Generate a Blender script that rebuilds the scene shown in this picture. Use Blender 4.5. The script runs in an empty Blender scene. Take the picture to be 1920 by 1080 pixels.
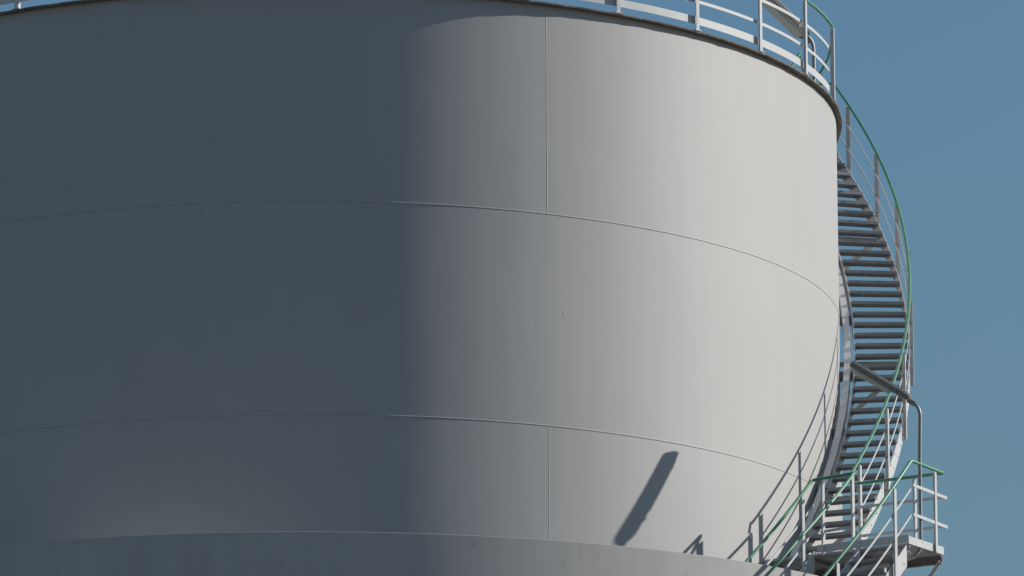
import bpy, math, random
from mathutils import Vector, Matrix
random.seed(7)
scene = bpy.context.scene
C = scene.collection
R_ = math.radians
ZO = 1.6                      # eye height: survey heights below are measured from the camera

# ------------------------------------------------------------------ camera
fw = Vector((0.03101513, 0.97336177, 0.22716719))
rt = Vector((0.99951255, -0.0310146, -0.00357265))
up = Vector((-0.00356802, -0.22716726, 0.97384922))
cam_d = bpy.data.cameras.new('camera'); cam = bpy.data.objects.new('camera', cam_d); C.objects.link(cam)
cam_d.sensor_width = 36.0; cam_d.lens = 12000.26 / 1920 * 36.0
cam_d.clip_start = 0.5; cam_d.clip_end = 20000
m = Matrix((( rt.x, up.x, -fw.x, 0.0), (rt.y, up.y, -fw.y, -84.02473723), (rt.z, up.z, -fw.z, ZO), (0, 0, 0, 1)))
cam.matrix_world = m
scene.camera = cam

# ------------------------------------------------------------------ light
SUN_AZ, SUN_EL = 9.0, 27.6   # azimuth from +X towards +Y
w = bpy.data.worlds.new('World'); scene.world = w; w.use_nodes = True
nt = w.node_tree; nt.nodes.clear()
sky = nt.nodes.new('ShaderNodeTexSky'); sky.sky_type = 'NISHITA'; sky.sun_disc = False
sky.sun_elevation = R_(SUN_EL); sky.sun_rotation = R_(90 - SUN_AZ)
sky.altitude = 0; sky.air_density = 1.95; sky.dust_density = 1.0; sky.ozone_density = 10.0
bg = nt.nodes.new('ShaderNodeBackground'); bg.inputs['Strength'].default_value = 0.060
wo = nt.nodes.new('ShaderNodeOutputWorld')
nt.links.new(sky.outputs[0], bg.inputs[0]); nt.links.new(bg.outputs[0], wo.inputs[0])
sd = bpy.data.lights.new('sun', 'SUN'); sd.energy = 3.25; sd.angle = R_(0.53); sd.color = (1.0, 0.978, 0.925)
sun = bpy.data.objects.new('sun', sd); C.objects.link(sun)
sv = Vector((math.cos(R_(SUN_AZ)) * math.cos(R_(SUN_EL)), math.sin(R_(SUN_AZ)) * math.cos(R_(SUN_EL)), math.sin(R_(SUN_EL))))
sun.rotation_euler = sv.to_track_quat('Z', 'Y').to_euler(); sun.location = sv * 60
vs = scene.view_settings
scene.display_settings.display_device = 'sRGB'
vs.view_transform = 'Standard'; vs.look = 'None'; vs.gamma = 1.0; vs.use_curve_mapping = False
vs.exposure = 0.5
scene.cycles.max_bounces = 8; scene.cycles.diffuse_bounces = 4

# ------------------------------------------------------------------ materials
def mat(name, col, rough=0.5, metal=0.0, var=0.06, scale=3.0, streak=0.0, bump=0.0, bscale=40.0, spec=0.35, dirt=None, droug=0.3, wavy=0.0):
    M = bpy.data.materials.new(name); M.use_nodes = True
    n = M.node_tree.nodes; l = M.node_tree.links; b = n['Principled BSDF']
    b.inputs['Roughness'].default_value = rough; b.inputs['Metallic'].default_value = metal
    b.inputs['Specular IOR Level'].default_value = spec; b.inputs['Diffuse Roughness'].default_value = droug
    tc = n.new('ShaderNodeTexCoord'); geo = n.new('ShaderNodeNewGeometry')
    no = n.new('ShaderNodeTexNoise'); no.inputs['Scale'].default_value = scale; no.inputs['Detail'].default_value = 6
    l.new(geo.outputs['Position'], no.inputs['Vector'])
    rp = n.new('ShaderNodeMapRange'); rp.inputs['From Min'].default_value = 0.25; rp.inputs['From Max'].default_value = 0.75
    rp.inputs['To Min'].default_value = 1 - var; rp.inputs['To Max'].default_value = 1 + var
    l.new(no.outputs['Fac'], rp.inputs['Value'])
    cur = rp.outputs[0]
    if streak:
        mp = n.new('ShaderNodeMapping'); mp.inputs['Scale'].default_value = (1, 1, 0.06)
        l.new(geo.outputs['Position'], mp.inputs['Vector'])
        n2 = n.new('ShaderNodeTexNoise'); n2.inputs['Scale'].default_value = 7; n2.inputs['Detail'].default_value = 8
        l.new(mp.outputs[0], n2.inputs['Vector'])
        r2 = n.new('ShaderNodeMapRange'); r2.inputs['From Min'].default_value = 0.3; r2.inputs['From Max'].default_value = 0.7
        r2.inputs['To Min'].default_value = 1 - streak; r2.inputs['To Max'].default_value = 1 + streak * 0.5
        l.new(n2.outputs['Fac'], r2.inputs['Value'])
        mu = n.new('ShaderNodeMath'); mu.operation = 'MULTIPLY'; l.new(cur, mu.inputs[0]); l.new(r2.outputs[0], mu.inputs[1]); cur = mu.outputs[0]
    sc = n.new('ShaderNodeVectorMath'); sc.operation = 'SCALE'; sc.inputs[0].default_value = col
    l.new(cur, sc.inputs['Scale'])
    out = sc.outputs[0]
    if dirt:                       # (colour, threshold, scale): worn patches with a shape of their own
        dc, th, ds = dirt
        n3 = n.new('ShaderNodeTexNoise'); n3.inputs['Scale'].default_value = ds; n3.inputs['Detail'].default_value = 9
        n3.inputs['Roughness'].default_value = 0.7
        l.new(geo.outputs['Position'], n3.inputs['Vector'])
        r3 = n.new('ShaderNodeMapRange'); r3.inputs['From Min'].default_value = th; r3.inputs['From Max'].default_value = th + 0.07
        l.new(n3.outputs['Fac'], r3.inputs['Value'])
        mx = n.new('ShaderNodeMix'); mx.data_type = 'RGBA'; mx.inputs['B'].default_value = (*dc, 1)
        l.new(r3.outputs[0], mx.inputs['Factor']); l.new(out, mx.inputs['A']); out = mx.outputs['Result']
    l.new(out, b.inputs['Base Color'])
    if bump:
        n4 = n.new('ShaderNodeTexNoise'); n4.inputs['Scale'].default_value = bscale; n4.inputs['Detail'].default_value = 4
        l.new(geo.outputs['Position'], n4.inputs['Vector'])
        bm_ = n.new('ShaderNodeBump'); bm_.inputs['Strength'].default_value = bump; bm_.inputs['Distance'].default_value = 0.004
        l.new(n4.outputs['Fac'], bm_.inputs['Height']); l.new(bm_.outputs[0], b.inputs['Normal'])
        if wavy:                   # shallow buckles of the rolled plates
            mp = n.new('ShaderNodeMapping'); mp.inputs['Scale'].default_value = (1.2, 1.2, 0.45)
            l.new(geo.outputs['Position'], mp.inputs['Vector'])
            n5 = n.new('ShaderNodeTexNoise'); n5.inputs['Scale'].default_value = 0.9; n5.inputs['Detail'].default_value = 2
            l.new(mp.outputs[0], n5.inputs['Vector'])
            b5 = n.new('ShaderNodeBump'); b5.inputs['Strength'].default_value = wavy; b5.inputs['Distance'].default_value = 0.12
            l.new(n5.outputs['Fac'], b5.inputs['Height']); l.new(b5.outputs[0], bm_.inputs['Normal'])
    return M

M_SHELL = mat('tank_paint', (0.412, 0.395, 0.381), rough=0.58, droug=0.0, var=0.03, scale=0.6, streak=0.022, bump=0.05, bscale=6, spec=0.42, wavy=0.045,
              dirt=((0.16, 0.15, 0.14), 0.80, 9.0))
M_WALL = mat('bund_wall_paint', (0.46, 0.437, 0.415), rough=0.75, droug=0.0, var=0.05, scale=1.4, streak=0.05, bump=0.1, bscale=10, spec=0.2,
             dirt=((0.385, 0.367, 0.35), 0.60, 4.0))
M_BOUNCE = mat('bounce_white', (0.72, 0.705, 0.68), rough=0.6, var=0.04, scale=2)  # brighter than the wall, to strengthen the bounce light in the gap
M_RUST = mat('rusty_curb', (0.19, 0.165, 0.14), rough=0.85, var=0.35, scale=9, bump=0.6, bscale=30, spec=0.15,
             dirt=((0.36, 0.33, 0.29), 0.56, 14.0))
M_WHITE = mat('rail_paint', (0.63, 0.62, 0.60), rough=0.5, var=0.04, scale=5, spec=0.3, dirt=((0.40, 0.36, 0.31), 0.69, 16.0))
M_GREY = mat('post_paint', (0.62, 0.605, 0.595), rough=0.55, var=0.05, scale=5, spec=0.3, dirt=((0.33, 0.29, 0.25), 0.68, 14.0))
M_GREEN = mat('green_rail_paint', (0.14, 0.36, 0.21), rough=0.42, var=0.12, scale=6, spec=0.4, dirt=((0.05, 0.16, 0.09), 0.66, 9.0))
M_PLAT = mat('platform_grating', (0.55, 0.55, 0.54), rough=0.6, metal=0.0, var=0.2, scale=12, spec=0.3)
M_GALV = mat('galvanised_grating', (0.32, 0.325, 0.335), rough=0.6, metal=0.3, var=0.2, scale=12, spec=0.3, dirt=((0.16, 0.12, 0.09), 0.62, 10.0))
M_DARK = mat('dark_steel', (0.30, 0.28, 0.26), rough=0.65, metal=0.2, var=0.2, scale=10, dirt=((0.2, 0.13, 0.08), 0.62, 10.0))
M_POLE = mat('pole_steel', (0.30, 0.30, 0.30), rough=0.5, metal=0.4, var=0.12, scale=8)
M_HEAD = mat('lamp_housing', (0.27, 0.25, 0.225), rough=0.7, var=0.25, scale=16, dirt=((0.15, 0.13, 0.11), 0.58, 18.0))
M_LENS = mat('lamp_diffuser', (0.60, 0.59, 0.50), rough=0.35, var=0.06, scale=8, spec=0.5)
M_TRAY = mat('cable_tray_steel', (0.74, 0.72, 0.69), rough=0.5, metal=0.1, var=0.08, scale=6, spec=0.3)
M_GROUND = mat('ground_gravel', (0.15, 0.14, 0.12), rough=0.95, var=0.3, scale=1.5, bump=0.5, bscale=20, spec=0.1)
M_APRON = mat('apron_concrete', (0.26, 0.25, 0.23), rough=0.9, var=0.12, scale=1.2, bump=0.2, bscale=15, spec=0.1)

# ------------------------------------------------------------------ helpers
def P(r, deg, z):
    t = R_(deg); return Vector((r * math.sin(t), -r * math.cos(t), z + ZO))
def rad(deg): t = R_(deg); return Vector((math.sin(t), -math.cos(t), 0))
def tan(deg): t = R_(deg); return Vector((math.cos(t), math.sin(t), 0))
Z = Vector((0, 0, 1))

class MB:
    def __init__(s): s.v = []; s.f = []
    def add(s, vs_, fs):
        o = len(s.v); s.v += [Vector(x) for x in vs_]; s.f += [tuple(i + o for i in f) for f in fs]; return s
    def loft(s, rings, closed=False, cap=True):
        n = len(rings[0]); vs_ = [p for r in rings for p in r]; fs = []; k = len(rings)
        for i in range(k if closed else k - 1):
            j = (i + 1) % k
            for a in range(n):
                b = (a + 1) % n; fs.append((i * n + a, i * n + b, j * n + b, j * n + a))
        if cap and not closed:
            fs.append(tuple(range(n))[::-1]); fs.append(tuple((k - 1) * n + a for a in range(n)))
        return s.add(vs_, fs)
    def tube(s, pts, r, n=10, closed=False):
        pts = [Vector(p) for p in pts]; k = len(pts); rings = []; prev = None
        for i, p in enumerate(pts):
            a = pts[i - 1] if (i > 0 or closed) else p; b = pts[(i + 1) % k] if (i < k - 1 or closed) else p
            d = (b - a).normalized()
            if prev is None:
                u = d.cross(Z); u = u if u.length > 0.05 else d.cross(Vector((1, 0, 0)))
            else: u = prev - d * prev.dot(d)
            u.normalize(); prev = u; v = d.cross(u)
            rr = r[i] if isinstance(r, (list, tuple)) else r
            rings.append([p + (u * math.cos(2 * math.pi * q / n) + v * math.sin(2 * math.pi * q / n)) * rr for q in range(n)])
        return s.loft(rings, closed)
    def bar(s, a, b, u, v, wu, wv):
        a = Vector(a); b = Vector(b); u = Vector(u).normalized() * wu / 2; v = Vector(v).normalized() * wv / 2
        q = [-u - v, u - v, u + v, -u + v]
        return s.loft([[a + x for x in q], [b + x for x in q]])
    def cbar(s, a, b, u, v, wu, wv, ch):      # bar with chamfered edges
        a = Vector(a); b = Vector(b); u = Vector(u).normalized(); v = Vector(v).normalized(); hu = wu / 2; hv = wv / 2
        q = [(-hu + ch, -hv), (hu - ch, -hv), (hu, -hv + ch), (hu, hv - ch), (hu - ch, hv), (-hu + ch, hv), (-hu, hv - ch), (-hu, -hv + ch)]
        return s.loft([[a + u * x + v * y for x, y in q], [b + u * x + v * y for x, y in q]])
    def sweep(s, fn, t0, t1, n, closed=False):   # fn(t) -> ring of points
        return s.loft([fn(t0 + (t1 - t0) * i / n) for i in range(n if closed else n + 1)], closed)
    def build(s, name, material, root, parent=None):
        me = bpy.data.meshes.new(name); o = bpy.data.objects.new(name, me); C.objects.link(o)
        L = root['_loc'] if root is not None else (0, 0, 0)
        L = Vector(L)
        me.from_pydata([tuple(x - L) for x in s.v], [], s.f); me.update()
        import bmesh
        b = bmesh.new(); b.from_mesh(me); bmesh.ops.recalc_face_normals(b, faces=b.faces); b.to_mesh(me); b.free()
        me.shade_smooth(); me.set_sharp_from_angle(angle=R_(35))
        me.materials.append(material)
        if root is not None: o.parent = parent or root
        return o

def thing(name, label, cat, loc, group=None):
    o = bpy.data.objects.new(name, None); C.objects.link(o); o.location = loc; o.empty_display_size = 0.3
    o['label'] = label; o['category'] = cat; o['_loc'] = tuple(loc)
    if group: o['group'] = group
    return o

def ringrect(r0, r1, z0, z1):
    return lambda d: [P(r0, d, z0), P(r1, d, z0), P(r1, d, z1), P(r0, d, z1)]

GZ = -ZO                      # ground level in survey heights
# ------------------------------------------------------------------ ground
g = MB(); s = 6000; g.add([(-s, -s, 0), (s, -s, 0), (s, s, 0), (-s, s, 0)], [(0, 1, 2, 3)])
o = g.build('ground', M_GROUND, None); o['kind'] = 'structure'
g = MB(); n = 96
ri = [P(8.6, i * 360 / n, GZ + 0.02) for i in range(n)]; ro = [P(16, i * 360 / n, GZ + 0.02) for i in range(n)]; rb = [P(16, i * 360 / n, GZ) for i in range(n)]
g.add(ri + ro + rb, [(i, (i + 1) % n, n + (i + 1) % n, n + i) for i in range(n)] + [(n + i, n + (i + 1) % n, 2 * n + (i + 1) % n, 2 * n + i) for i in range(n)])
o = g.build('apron', M_APRON, None); o['kind'] = 'structure'

# ------------------------------------------------------------------ tank
TR = 7.07; ZT = 21.773; RO = 8.471; ZW = 14.622
tank = thing('storage_tank', 'huge pale painted cylindrical steel storage tank with rusty rim standing inside the round wall', 'storage tank', P(0, 0, GZ))
SEAMS = [19.060, 16.357, 13.65, 10.95, 8.25, 5.55, 2.85, 0.15]
prof = [(TR, ZT - 0.002)]
for zs_ in SEAMS:
    prof += [(TR, zs_ + 0.10), (TR, zs_ + 0.010)]
    prof += [(TR + 0.0018, zs_ + 0.008), (TR + 0.0033, zs_ + 0.0038), (TR + 0.0037, zs_ - 0.001), (TR + 0.0031, zs_ - 0.005), (TR + 0.0018, zs_ - 0.008), (TR - 0.003, zs_ - 0.010), (TR - 0.003, zs_ - 0.013)]
    prof += [(TR, zs_ - 0.0145), (TR, zs_ - 0.10)]
prof.append((TR, GZ))
g = MB(); n = 720; vs_ = []; fs = []
for (r, z) in prof:
    vs_ += [P(r, i * 360 / n, z) for i in range(n)]
for k in range(len(prof) - 1):
    for i in range(n):
        j = (i + 1) % n; fs.append((k * n + i, k * n + j, (k + 1) * n + j, (k + 1) * n + i))
g.add(vs_, fs)
shell = g.build('shell', M_SHELL, tank)
# vertical butt welds, alternating from course to course
def vweld(d, z0, z1, h=0.0045, wd=0.012):
    q = MB(); a = math.degrees(wd / TR)
    nn = 6
    def ring(z):
        pts = []
        for i in range(nn + 1):
            u = -1 + 2 * i / nn; pts.append(P(TR + h * math.sqrt(max(0, 1 - u * u)) - 0.0005, d + a * u, z))
        pts.append(P(TR - 0.01, d, z)); return pts
    q.loft([ring(z0), ring(z1)]); return q
edges = [ZT - 0.03] + SEAMS
vw = {0: (24.35, 96.4, -47.6), 1: (-11.4, 60.75, 19.6), 2: (24.4, 96.4, -47.6)}
for k, ds in vw.items():
    for d in ds:
        faint = (k == 1 and d > 0)
        vweld(d, edges[k + 1] + 0.012, edges[k] - 0.02, 0.0005 if faint else (0.0045 if k == 1 else 0.0022), 0.009 if faint else 0.008).build('vertical_weld', M_SHELL, tank)
# small chips and a blister in the paint
for d, z in [(-26.32, 18.138), (25.46, 20.687), (23.08, 21.59), (22.02, 18.962), (-3.7, 17.447), (23.04, 17.664), (44.71, 16.958), (0.67, 17.627), (33.09, 15.459), (9.95, 16.262), (-16.27, 14.913)]:
    c0 = P(TR + 0.0012, d, z); k = random.uniform(0.006, 0.012); ang = random.uniform(0, 3)
    q = MB(); ring = [c0 + tan(d) * (k * random.uniform(.5, 1.2) * math.cos(a)) + Z * (k * random.uniform(.6, 1.4) * math.sin(a)) for a in [i * math.pi / 4 for i in range(8)]]
    q.loft([ring, [x - rad(d) * 0.006 for x in ring]]); q.build('paint_chip', M_DARK, tank)
q = MB(); c0 = P(TR, 26.24, 17.805)
q.loft([[c0 + rad(26.24) * (0.0018 * math.cos(u) * math.cos(a * .5)) + tan(26.24) * (0.012 * math.sin(a * .5) * math.cos(u)) + Z * (0.045 * math.sin(u)) for a in (-3, -1.5, 0, 1.5, 3)] for u in (-1.5, -1, -.5, 0, .5, 1, 1.5)])
q.build('paint_blister', M_SHELL, tank)
# rusty curb ring
g = MB(); n = 360
pr = [(TR + 0.001, ZT - 0.022), (TR + 0.072, ZT - 0.022), (TR + 0.079, ZT - 0.016), (TR + 0.081, ZT - 0.004), (TR + 0.079, ZT + 0.006), (TR + 0.058, ZT + 0.008), (TR - 0.05, ZT + 0.008), (TR - 0.05, ZT - 0.001), (TR + 0.001, ZT - 0.001)]
def wob(d): return 0.0025 * math.sin(R_(d) * 47) + 0.002 * math.sin(R_(d) * 113 + 1)
g.loft([[P(r + (wob(i) if r > TR + .03 else 0), i * 360 / n, z + (wob(i * 1.7) if r > TR + .03 else 0)) for r, z in pr] for i in range(n)], closed=True)
g.build('rim', M_RUST, tank)
g = MB(); apex = P(0, 0, ZT + 0.75); rr_ = [P(TR - 0.052, i * 3, ZT - 0.02) for i in range(120)]
g.add(rr_ + [apex], [(i, (i + 1) % 120, 120) for i in range(120)]); g.build('roof', M_SHELL, tank)

# ------------------------------------------------------------------ outer containment wall
wall = thing('containment_wall', 'lower round grey painted steel wall ringing the foot of the tall tank', 'wall', P(RO, 0, GZ))
g = MB(); g.sweep(lambda d: [P(RO - 0.03, d, GZ), P(RO, d, GZ), P(RO, d, ZW - 0.1), P(RO, d, ZW - 0.004), P(RO - 0.004, d, ZW), P(RO - 0.026, d, ZW), P(RO - 0.03, d, ZW - 0.004), P(RO - 0.03, d, ZW - 0.1)], 0, 360, 720, closed=True)
g.build('wall_plate', M_WALL, wall)
g = MB(); g.sweep(lambda d: [P(RO - 0.038, d, GZ + 0.01), P(RO - 0.032, d, GZ + 0.01), P(RO - 0.032, d, ZW - 0.012), P(RO - 0.038, d, ZW - 0.012)], 0, 360, 360, closed=True)  # unseen sleeve added inside the wall to bounce sunlight onto the lower shell
g.build('bounce_sleeve', M_BOUNCE, wall)
for d in (-8.2, 62.0):
    q = MB(); a = math.degrees(0.009 / RO)
    q.loft([[P(RO - 0.002, d - a, z), P(RO + 0.0022, d - a * .5, z), P(RO + 0.003, d, z), P(RO + 0.0022, d + a * .5, z), P(RO - 0.002, d + a, z)] for z in (GZ + 0.05, ZW - 0.012)]); q.build('vertical_weld', M_WALL, wall)

# ------------------------------------------------------------------ gallery guard rail round the roof edge
RG = 7.135
gal = thing('roof_guard_rail', 'white and green guard rail with flat posts round the tank roof edge', 'railing', P(RG, 60, ZT))
def lpost(q, d, r, z0, z1, wd=0.056, th=0.008):
    """angle-section post: one leg facing out, one leg at its anticlockwise side"""
    u = tan(d); v = rad(d); c0 = P(r, d, 0); c0.z = 0
    pts = [(-wd / 2, 0), (wd / 2, 0), (wd / 2, -wd), (wd / 2 - th, -wd), (wd / 2 - th, -th), (-wd / 2, -th)]
    rings = []
    for z, cut in ((z0, 0), (z1, 1)):
        rings.append([c0 + u * x + v * y + Z * (z + ZO - (0.012 * (0.5 + x / wd) if cut else 0)) for x, y in pts])
    return q.loft(rings)
GPOST = [32.6 + 10.72 * k for k in range(-9, 24)]
GPOST = [d + (0.7 if 75 < d < 76 else 0) for d in GPOST if not (77 < d < 117)]
for d in GPOST:
    q = MB(); lpost(q, d, RG + 0.012, ZT - 0.02 if False else ZT + 0.006, ZT + 1.03)
    u = tan(d); c = P(RG - 0.012, d, ZT + 0.014)
    q.bar(c - Z * 0.006, c + Z * 0.006, u, rad(d), 0.10, 0.075)
    q.build('post', M_GREY, gal)
G0, G1 = 117.0, 436.1        # railing open where the stair lands
def fbar(r, z0, z1, th=0.008): return ringrect(r - th, r, z0, z1)
rr = RG - 0.004
g = MB(); g.sweep(lambda d: [P(rr - 0.052, d, 0.115 + ZT), P(rr - 0.046, d, 0.115 + ZT), P(rr - 0.046, d, ZT + 0.215), P(rr - 0.052, d, ZT + 0.215)], G0, G1, 300); g.build('toe_board', M_WHITE, gal)
for z in (0.40, 0.72):
    g = MB(); g.sweep(fbar(rr - 0.046, ZT + z, ZT + z + 0.042), G0, G1, 300); g.build('mid_rail', M_WHITE, gal)
g = MB(); g.tube([P(RG - 0.012, G0 + (G1 - G0) * i / 300, ZT + 1.045) for i in range(301)], 0.020, 10); g.build('handrail', M_GREEN, gal)

# ------------------------------------------------------------------ spiral stair
K = 7.4354; Z0 = 17.975
def zt(d): return Z0 + K * (R_(d) - 1.4)          # nosing line
RISE = 0.1876; DTH = math.degrees(RISE / K)
RI, RX = 7.268, 7.996
def grating_tread(d, z, r0, r1, depth=0.215, th=0.034):
    """open steel grating tread: bearing bars along the width, end plates, serrated nosing"""
    q = MB(); t = tan(d); v = rad(d); c = P(0, 0, z) + v * 0
    nb = 9
    for i in range(nb):
        off = t * (-depth / 2 + depth * i / (nb - 1))
        q.bar(v * r0 + off + Z * (z + ZO - th / 2), v * r1 + off + Z * (z + ZO - th / 2), t, Z, 0.006, th)
    nx = 14
    for i in range(1, nx):
        p = v * (r0 + (r1 - r0) * i / nx) + Z * (z + ZO - th * 0.42)
        q.bar(p - t * (depth / 2 - 0.004), p + t * (depth / 2 - 0.004), v, Z, 0.008, th * 0.55)
    for r in (r0 + 0.004, r1 - 0.004):
        p = v * r + Z * (z + ZO - 0.030)
        q.bar(p - t * (depth / 2 + 0.006), p + t * (depth / 2 + 0.006), v, Z, 0.007, 0.060)
    p0 = -t * (depth / 2 + 0.010) + Z * (z + ZO - 0.019)   # nosing strip on the lower side
    q.bar(v * (r0 + 0.008) + p0, v * (r1 - 0.008) + p0, t, Z, 0.012, 0.040)
    return q
def stringer(r, d0, d1, lo, hi, th, zf, bolts=None, n=60):
    q = MB(); q.sweep(lambda d: [P(r - th / 2, d, zf(d) + lo), P(r + th / 2, d, zf(d) + lo), P(r + th / 2, d, zf(d) + hi), P(r - th / 2, d, zf(d) + hi)], d0, d1, n)
    if bolts:
        side, ds = bolts
        for d in ds:
            for k in (-0.28, 0.28):
                dd = d + k * 2.2; c0 = P(r + side * th / 2, dd, zf(d) - 0.045)
                v = rad(dd) * side
                ring = lambda h, s_: [c0 + v * h + tan(dd) * math.cos(a * math.pi / 3) * s_ + Z * math.sin(a * math.pi / 3) * s_ for a in range(6)]
                q.loft([ring(0.001, 0.012), ring(0.009, 0.012)])
    return q
spiral = thing('spiral_staircase', 'long curved steel staircase climbing round the tank side to the roof, green handrail', 'staircase', P(7.6, 58.9, 15.05))
D_B, D_T = 58.4, 112.6
th0 = math.degrees(1.5505) - 0.0
treads = []
k0 = math.ceil((15.20 - (zt(th0))) / RISE)
d_first = th0 + k0 * DTH
d = d_first
while zt(d) < 22.16:
    treads.append(d); grating_tread(d, zt(d), RI + 0.008, RX - 0.008).build('tread', M_GALV, spiral); d += DTH
stringer(RX + 0.004, D_B, D_T, -0.20, 0.065, 0.012, zt, (1, treads), 90).build('outer_stringer', M_WHITE, spiral)
q = stringer(RI - 0.004, D_B, D_T, -0.19, 0.065, 0.012, zt, None, 90)
q.build('inner_stringer', M_WHITE, spiral)
PD = 7.23
SP = [60.32 + PD * k for k in range(0, 8)]
RP = RX + 0.060
def zr(d): return zt(d) + 1.015
for d in SP:
    q = MB(); lpost(q, d, RP + 0.006, zt(d) - 0.17, zr(d) - 0.035, 0.052, 0.008)
    q.build('post', M_GREY, spiral)
RH = 8.018
g = MB()
pts = [P(RH, d_, zr(d_)) for d_ in [59.0 + i * 0.6 for i in range(0, 92)]]
dt = 59.0 + 91 * 0.6
low = [P(8.03, 58.55, 16.10), P(8.02, 58.6, 16.17), P(8.018, 58.7, 16.22)]
top = [P(RH, dt + 0.5, zr(dt) + 0.03), P(RH - 0.03, dt + 0.9, zr(dt) + 0.04), P(7.75, dt + 1.2, zr(dt) + 0.03), P(7.2, dt + 1.2, zr(dt) + 0.02)]
g.tube(low + pts + top, 0.0205, 10); g.build('handrail', M_GREEN, spiral)
for h in (0.345, 0.68):
    g = MB(); g.sweep(lambda d_: [P(RH - 0.006, d_, zt(d_) + h - 0.018), P(RH + 0.002, d_, zt(d_) + h - 0.018), P(RH + 0.002, d_, zt(d_) + h + 0.018), P(RH - 0.006, d_, zt(d_) + h + 0.018)], 60.0, 113.0, 90)
    g.build('mid_rail', M_WHITE, spiral)
# brackets that carry the stair on the tank shell
for d in (68.0, 85.5, 103.0):
    q = MB(); zb = zt(d) - 0.22
    q.bar(P(TR + 0.002, d, zb), P(RX - 0.02, d, zb), tan(d), Z, 0.06, 0.06); q.build('bracket_arm', M_DARK if d < 0 else M_GREY, spiral)
    q = MB(); a = P(RX - 0.05, d, zb - 0.03); b = P(TR + 0.01, d, zb - 0.80)
    dr = (b - a).normalized(); q.bar(a, b, tan(d), dr.cross(tan(d)), 0.05, 0.07); q.build('brace', M_WHITE, spiral)
for k in range(0, 7):
    d = 60.15 + 7.53 * k
    q = MB(); z = zt(d) - 0.10
    q.bar(P(TR + 0.002, d, z), P(RI - 0.010, d, z), tan(d), Z, 0.07, 0.13); q.build('spacer_block', M_DARK, spiral)
# top landing
q = MB(); zl = 22.22
for i in range(16):
    dd = 112.9 + i * 0.42; q.bar(P(7.10, dd, zl), P(RX, dd, zl), tan(dd), Z, 0.007, 0.034)
for i in range(12):
    r = 7.15 + i * 0.075; q.bar(P(r, 112.8, zl - 0.006), P(r, 119.3, zl - 0.006), rad(116), Z, 0.008, 0.02)
q.build('landing_grating', M_GALV, spiral)
q = MB(); q.sweep(ringrect(RX, RX + 0.012, zl - 0.15, zl + 0.10), 112.7, 119.4, 8); q.bar(P(6.9, 119.3, zl - 0.07), P(RX, 119.3, zl - 0.07), tan(119), Z, 0.012, 0.14); q.build('landing_edge', M_WHITE, spiral)

# ------------------------------------------------------------------ cable tray between stair and tank
tray = thing('cable_tray', 'slim light grey cable tray curving up between tank and staircase', 'cable tray', P(7.16, 50, 14.8))
def zd(d): return zt(d) - 0.04
g = MB(); g.sweep(lambda d: [P(7.126, d, zd(d) - 0.085), P(7.211, d, zd(d) - 0.085), P(7.211, d, zd(d) + 0.085), P(7.206, d, zd(d) + 0.085), P(7.206, d, zd(d) - 0.079), P(7.131, d, zd(d) - 0.079), P(7.131, d, zd(d) + 0.085), P(7.126, d, zd(d) + 0.085)], 50, 111, 120)
g.build('channel', M_TRAY, tray)
g = MB(); g.sweep(lambda d: [P(7.128, d, zd(d) + 0.088), P(7.214, d, zd(d) + 0.088), P(7.214, d, zd(d) + 0.093), P(7.128, d, zd(d) + 0.093)], 50, 111, 120)
g.build('cover', M_TRAY, tray)
for k in range(10):
    d = 58 + 5.7 * k
    q = MB(); q.bar(P(7.214, d, zd(d) - 0.10), P(7.214, d, zd(d) + 0.10), tan(d), rad(d), 0.05, 0.006); q.build('clamp', M_GREY, tray)

# ------------------------------------------------------------------ platform
ZP = 15.06; DN, DF = 53.0, 58.7; RPO = 9.30; RPI = 7.13
plat = thing('crossover_platform', 'steel grating platform with green rails at the foot of the curved staircase', 'platform', P(8.3, 56, ZP))
q = MB()
nb = 34
mid = 0.5 * (DN + DF); tm = tan(mid); rm = rad(mid)
L2 = 8.6 * R_(DF - DN) / 2
def L(r, t, z): # platform frame: r along radial, t along tangent
    return rm * r + tm * t + Z * (z + ZO)
for i in range(nb):
    t = -L2 + 0.012 + (2 * L2 - 0.024) * i / (nb - 1); q.bar(L(RPI, t, ZP - 0.016), L(RPO - 0.01, t, ZP - 0.016), tm, Z, 0.006, 0.032)
for i in range(58):
    r = RPI + 0.02 + i * 0.0375; q.bar(L(r, -L2 + 0.012, ZP - 0.012), L(r, L2 - 0.012, ZP - 0.012), rm, Z, 0.008, 0.018)
q.build('grating', M_PLAT, plat)
def chan(q, a, b, side, h=0.11, f=0.045):
    """channel beam: web plus two flanges"""
    q.bar(a - Z * h / 2, b - Z * h / 2, side, Z, 0.008, h)
    s_ = Vector(side).normalized() * (f / 2)
    q.bar(a + s_ - Z * 0.005, b + s_ - Z * 0.005, side, Z, f - .009, 0.008); q.bar(a + s_ - Z * (h - 0.005), b + s_ - Z * (h - 0.005), side, Z, f - .009, 0.008)
zb = ZP - 0.034
for t, sg in ((-L2, 1), (L2, -1)):
    q = MB(); chan(q, L(RPI - 0.02, t, zb), L(RPO, t, zb), tm * sg, 0.11 if t > 0 else 0.03); q.build('edge_beam', M_DARK, plat)
for r in (RPI + 0.06, 7.9, 8.52):
    q = MB(); chan(q, L(r, -L2 + 0.006, zb), L(r, L2 - 0.006, zb), -rm, 0.06); q.build('cross_beam', M_DARK, plat)
q = MB(); q.cbar(L(RPO + 0.006, -L2 - 0.03, ZP + 0.03), L(RPO + 0.006, L2 + 0.03, ZP + 0.03), rm, Z, 0.012, 0.10, 0.002); q.build('toe_board', M_WHITE, plat)
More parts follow.
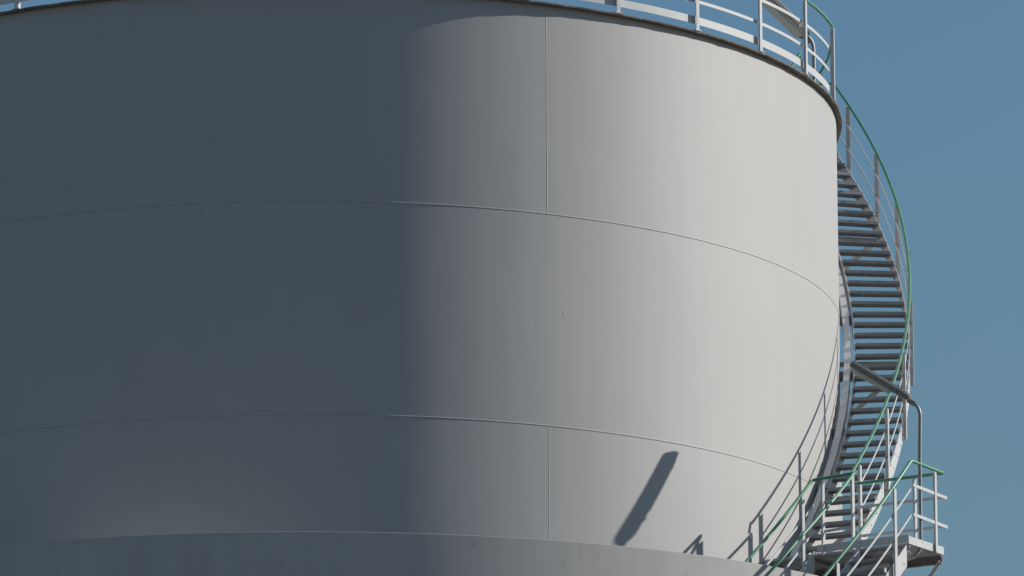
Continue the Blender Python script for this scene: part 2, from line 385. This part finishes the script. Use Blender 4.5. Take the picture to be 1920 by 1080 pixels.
q = MB(); q.cbar(L(8.03, L2 + 0.004, ZP + 0.045), L(RPO - 0.004, L2 + 0.004, ZP + 0.045), tm, Z, 0.008, 0.12, 0.002); q.build('toe_board', M_GREY, plat)
q = MB(); q.cbar(L(7.98, -L2 - 0.004, ZP + 0.055), L(RPO - 0.004, -L2 - 0.004, ZP + 0.055), tm, Z, 0.008, 0.10, 0.002); q.build('toe_board', M_GREY, plat)
ZR = 16.09
P1 = P(7.98, 52.2, 15.99); J1 = P(8.41, 54.35, 16.08); J2 = P(8.03, 58.9, 16.09); P3 = P(9.335, 58.65, 16.09); P4 = P(9.32, 53.6, 16.115)
def corner(a, b, c_, r=0.04, n=5):      # rounded bend a-b-c
    u = (a - b).normalized(); v = (c_ - b).normalized(); s_ = b + u * r; e = b + v * r
    return [(s_ * (1 - t) ** 2 + b * 2 * t * (1 - t) + e * t * t) for t in [i / n for i in range(n + 1)]]
def zA(d): return 15.99 + 0.1275 * (d - 52.2)
def zB(d): return 16.015 + 0.1330 * (d - 52.4)
BT = [(54.35, 8.41, 16.08), (49.55, 8.5, 15.56), (45.1, 8.55, 15.035), (40.51, 8.60, 14.45), (11, 8.63, 14.45 - 29.51 * 0.133)]
def B_(d):
    for (a, ra, za), (b, rb_, zb_) in zip(BT, BT[1:]):
        if d >= b: k = (a - d) / (a - b); return P(ra + (rb_ - ra) * k, d, za + (zb_ - za) * k)
    return P(BT[-1][1], d, BT[-1][2])
def zC(d): return 16.115 + 0.1540 * (d - 53.6)
HR = 1.03
# rail on the far edge and outer end of the platform
g = MB(); g.tube([J2] + corner(J2, P3, P4, 0.03) + [P4 + (P3 - P4).normalized() * 0.05], 0.0205, 10); g.build('handrail', M_GREEN, plat)
g = MB(); g.tube([P1 + (J1 - P1).normalized() * 0.05, J1 - (J1 - P1).normalized() * 0.02], 0.0205, 10); g.build('handrail', M_GREEN, plat)
for h in (0.345, 0.72):
    dz = Z * (h - HR)
    q = MB(); q.bar(J2 + dz, P3 + dz + (P3 - J2).normalized() * 0.0, Z, tm, 0.036, 0.008); q.build('mid_rail', M_GREY, plat)
    e = (P3 - P4).normalized()
    q = MB(); q.bar(P4 + dz + rm * 0.012 + e * 0.02, P3 + dz + rm * 0.012 + e * 0.06, Z, rm, 0.040, 0.008); q.build('mid_rail', M_WHITE, plat)
    q = MB(); q.bar(P1 + dz + (J1 - P1).normalized() * 0.1, J1 + dz, Z, tm, 0.036, 0.008); q.build('mid_rail', M_WHITE, plat)
for (d, r, zt_, zb_) in ((58.75, 8.06, 16.07, ZP), (58.55, 8.95, 16.07, ZP), (57.2, 9.345, 16.07, ZP - 0.02), (54.0, 8.43, 16.06, ZP - 0.03), (52.75, 8.10, 15.98, ZP - 0.03)):
    q = MB(); lpost(q, d, r, zb_, zt_, 0.052, 0.008); q.build('post', M_GREY if r > 9 or r < 8.15 else M_WHITE, plat)
# knee braces under the platform down to the containment wall
for t in (-L2 + 0.03, L2 - 0.03):
    a = L(RPO - 0.02, t, ZP - 0.10); b = L(RO + 0.01, t, ZP - 1.05); dr = (b - a).normalized()
    q = MB(); q.bar(a, b, tm, dr.cross(tm), 0.045, 0.008); q.bar(a + tm * 0.02, b + tm * 0.02, tm, dr.cross(tm), 0.008, 0.05); q.build('brace', M_GREY, plat)
for t in (-L2 + 0.03, 0.0, L2 - 0.03):
    q = MB(); q.bar(L(RO + 0.006, t, ZP - 0.15), L(RO + 0.006, t, ZP - 0.60), tm, rm, 0.16, 0.012)
    a0 = L(RO + 0.012, t, ZP - 0.14); 
    q.loft([[a0 + tm * s_, a0 + rm * 0.30 + tm * s_, a0 + rm * 0.30 - Z * 0.04 + tm * s_, a0 - Z * 0.36 + tm * s_] for s_ in (-0.005, 0.005)])
    q.build('gusset', M_GREY, plat)

# ------------------------------------------------------------------ flight going down inside the wall
infl = thing('inner_staircase', 'staircase going down from the platform between tank and low round wall', 'staircase', P(7.6, 45, 14.0))
zA_n = lambda d: zA(d) - 1.03
def flight_treads(root, zf, d0, d1, r0, r1, slope):
    out = []; d = d0
    while d > d1: grating_tread(d, zf(d), r0, r1).build('tread', M_GALV, root); out.append(d); d -= RISE / slope
    return out
tr = flight_treads(infl, zA_n, 51.5, 20, RI + 0.01, 7.93, 0.1275)
stringer(7.945, 19, 52.8, -0.20, 0.065, 0.012, zA_n, (1, tr), 40).build('outer_stringer', M_WHITE, infl)
stringer(RI, 19, 52.8, -0.20, 0.065, 0.012, zA_n, None, 40).build('inner_stringer', M_WHITE, infl)
g = MB(); g.tube([P(7.98, 19 + i * (51.9 - 19) / 60, zA(19 + i * (51.9 - 19) / 60)) for i in range(61)] + corner(P(7.98, 51.7, zA(51.7)), P1, J1, 0.05), 0.0205, 10); g.build('handrail', M_GREEN, infl)
for h in (0.345, 0.68):
    g = MB(); g.sweep(lambda d_: [P(7.966, d_, zA_n(d_) + h - 0.018), P(7.974, d_, zA_n(d_) + h - 0.018), P(7.974, d_, zA_n(d_) + h + 0.018), P(7.966, d_, zA_n(d_) + h + 0.018)], 19, 52.5, 40); g.build('mid_rail', M_WHITE, infl)
for d in (50.38, 43.15, 35.92, 28.7, 21.5):
    q = MB(); lpost(q, d, 8.016, zA_n(d) - 0.16, zA(d) - 0.02, 0.052, 0.008); q.build('post', M_GREY, infl)

# ------------------------------------------------------------------ flight going down outside the wall
outfl = thing('outer_staircase', 'staircase with two green handrails going down outside the low round wall', 'staircase', P(8.95, 45, 13.6))
zM = lambda d: (zB(d) + zC(d)) / 2 - 1.06
tr = flight_treads(outfl, zM, 52.0, 12, 8.635, 9.275, 0.1435)
zCn = lambda d: zC(d) - 1.05; zBn = lambda d: zB(d) - 1.05
stringer(9.287, 11, 53.0, -0.22, 0.06, 0.012, zCn, (1, tr), 50).build('outer_stringer', M_WHITE, outfl)
stringer(8.625, 11, 52.8, -0.22, 0.06, 0.012, zBn, (1, tr), 50).build('inner_stringer', M_WHITE, outfl)
g = MB(); g.tube([P(9.32, 11 + i * (53.2 - 11) / 70, zC(11 + i * (53.2 - 11) / 70)) for i in range(71)] + corner(P(9.32, 53.1, zC(53.1)), P4, P3, 0.05), 0.0205, 10); g.build('handrail', M_GREEN, outfl)
g = MB(); g.tube([B_(11 + i * (54.35 - 11) / 90) for i in range(91)], 0.0205, 10); g.build('handrail', M_GREEN, outfl)
for (r, zf, e) in ((9.32, zC, 53.5),):
    for h in (0.345, 0.68):
        g = MB(); g.sweep(lambda d_: [P(r - 0.006, d_, zf(d_) - HR + h - 0.018), P(r + 0.002, d_, zf(d_) - HR + h - 0.018), P(r + 0.002, d_, zf(d_) - HR + h + 0.018), P(r - 0.006, d_, zf(d_) - HR + h + 0.018)], 11, e, 50); g.build('mid_rail', M_WHITE, outfl)
for d in (50.97, 43.74, 36.5, 29.3, 22.0, 14.8):
    q = MB(); lpost(q, d, 9.352, zC(d) - 1.25, zC(d) - 0.02, 0.052, 0.008); q.build('post', M_GREY, outfl)
for d in (39.3, 32.0, 24.8, 17.6):
    q = MB(); lpost(q, d, 8.60, zB(d) - 1.25, zB(d) - 0.02, 0.052, 0.008); q.build('post', M_GREY, outfl)
for d in (46, 34, 22):
    q = MB(); q.bar(P(RO + .002, d, zM(d) - 0.24), P(9.28, d, zM(d) - 0.24), tan(d), Z, 0.06, 0.06); q.build('bracket_arm', M_GREY, outfl)

# ------------------------------------------------------------------ lamps
def lamp(name, label, loc, pole_pts, pole_r, h0, axis, length, width, depth, ls0=0.30):
    t = thing(name, label, 'lamp', loc, 'lamps on bent poles')
    a = Vector(axis).normalized(); wv = a.cross(Z).normalized(); dn = a.cross(wv).normalized()
    if dn.z > 0: dn = -dn
    g = MB(); g.tube(pole_pts, pole_r, 12); g.build('pole', M_POLE, t)
    h0 = Vector(h0)
    def sec(s_, wk, dk, off=0.0):
        o = h0 + a * s_; w2 = width / 2 * wk; d2 = depth * dk
        pr = [(-w2, 0.0), (-w2, -d2 * 0.60), (-w2 * 0.62, -d2), (w2 * 0.62, -d2), (w2, -d2 * 0.60), (w2, 0.0), (w2 * 0.96, 0.012), (-w2 * 0.96, 0.012)]
        return [o + wv * x + dn * y for x, y in pr]
    g = MB(); g.loft([sec(0, 0.72, 0.7), sec(0.05, 0.95, 0.95), sec(0.08, 1, 1), sec(length * 0.5, 1.0, 1.0), sec(length - 0.02, 1, 1), sec(length, 0.97, 0.95)])
    hd = g.build('housing', M_HEAD, t)
    g = MB()                                        # end clamp round the pole arm
    g.tube([h0 - a * 0.09, h0 + a * 0.02], 0.036, 12); g.build('clamp', M_DARK, t, hd)
    g = MB()
    def ls(s_, k, e): o = h0 + a * s_ + dn * 0.015; w2 = width / 2 * k; return [o - wv * w2, o - wv * w2 * 0.8 + dn * e, o + wv * w2 * 0.8 + dn * e, o + wv * w2]
    g.loft([ls(length * ls0, 0.80, 0.010), ls(length * ls0 + 0.04, 0.90, 0.05), ls(length - 0.06, 0.90, 0.05), ls(length - 0.03, 0.84, 0.012)]); g.build('diffuser', M_LENS, t, hd)
    for s_ in (0.2, length - 0.16):
        g = MB(); o = h0 + a * s_
        for sg in (-1, 1): g.bar(o + wv * sg * (width / 2 + 0.004) - dn * 0.03, o + wv * sg * (width / 2 + 0.004) + dn * 0.022, a, wv, 0.03, 0.006)
        g.build('latch', M_DARK, t, hd)
    return t
def bend(a, b, c_, r): return corner(Vector(a), Vector(b), Vector(c_), r, 8)
V = lambda x, y, z: Vector((x, y, z + ZO))
pb = V(7.62, -5.30, 15.02); h0 = V(7.51, -5.35, 16.925)
ax = V(6.815, -5.10, 17.42) - V(7.51, -5.36, 16.925)
cn = V(7.64, -5.40, 16.84)
lamp('platform_lamp', 'long slim floodlight on a bent pole at the platform corner beside the stairs', pb,
     [V(7.40, -5.36, 14.86), V(7.55, -5.32, 14.93), pb, V(7.63, -5.30, 15.10), V(7.63, -5.30, 15.4), V(7.63, -5.34, 16.2)] + bend(V(7.635, -5.37, 16.4), cn, h0, 0.13) + [h0], 0.024, h0, ax, 0.90, 0.15, 0.08)
h1 = V(6.485, -2.52, 22.44)
lamp('roof_lamp', 'wide weathered floodlight on a bent pole behind the roof edge railing', V(6.60, -2.5, 21.9),
     [V(6.60, -2.5, 21.80), V(6.60, -2.5, 22.15)] + bend(V(6.60, -2.5, 22.25), V(6.59, -2.5, 22.40), h1 + Vector((-0.1, -0.08, 0.1)), 0.1) + [h1 + Vector((-0.02, -0.016, 0.02))], 0.024, h1, (-0.57, -0.36, 0.46), 0.95, 0.21, 0.09, 0.05)

# stray green landing rail on the roof side
lr = thing('landing_rail', 'short green rail ends behind the roof edge at the stair top', 'railing', V(6.9, 2.0, 22.2))
g = MB(); g.tube([V(6.52, 1.4, 22.95), V(6.74, 1.7, 23.36), V(6.86, 2.0, 22.98), V(6.90, 2.05, 22.3)], 0.02, 8); g.build('handrail', M_GREEN, lr)
g = MB(); g.tube([V(7.27, 2.6, 23.75), V(7.22, 2.6, 23.55), V(7.10, 2.6, 23.33), V(6.95, 2.6, 23.2), V(6.9, 2.6, 22.3)], 0.02, 8); g.build('handrail', M_GREEN, lr)
for o in list(bpy.data.objects):
    if '_loc' in o.keys(): del o['_loc']
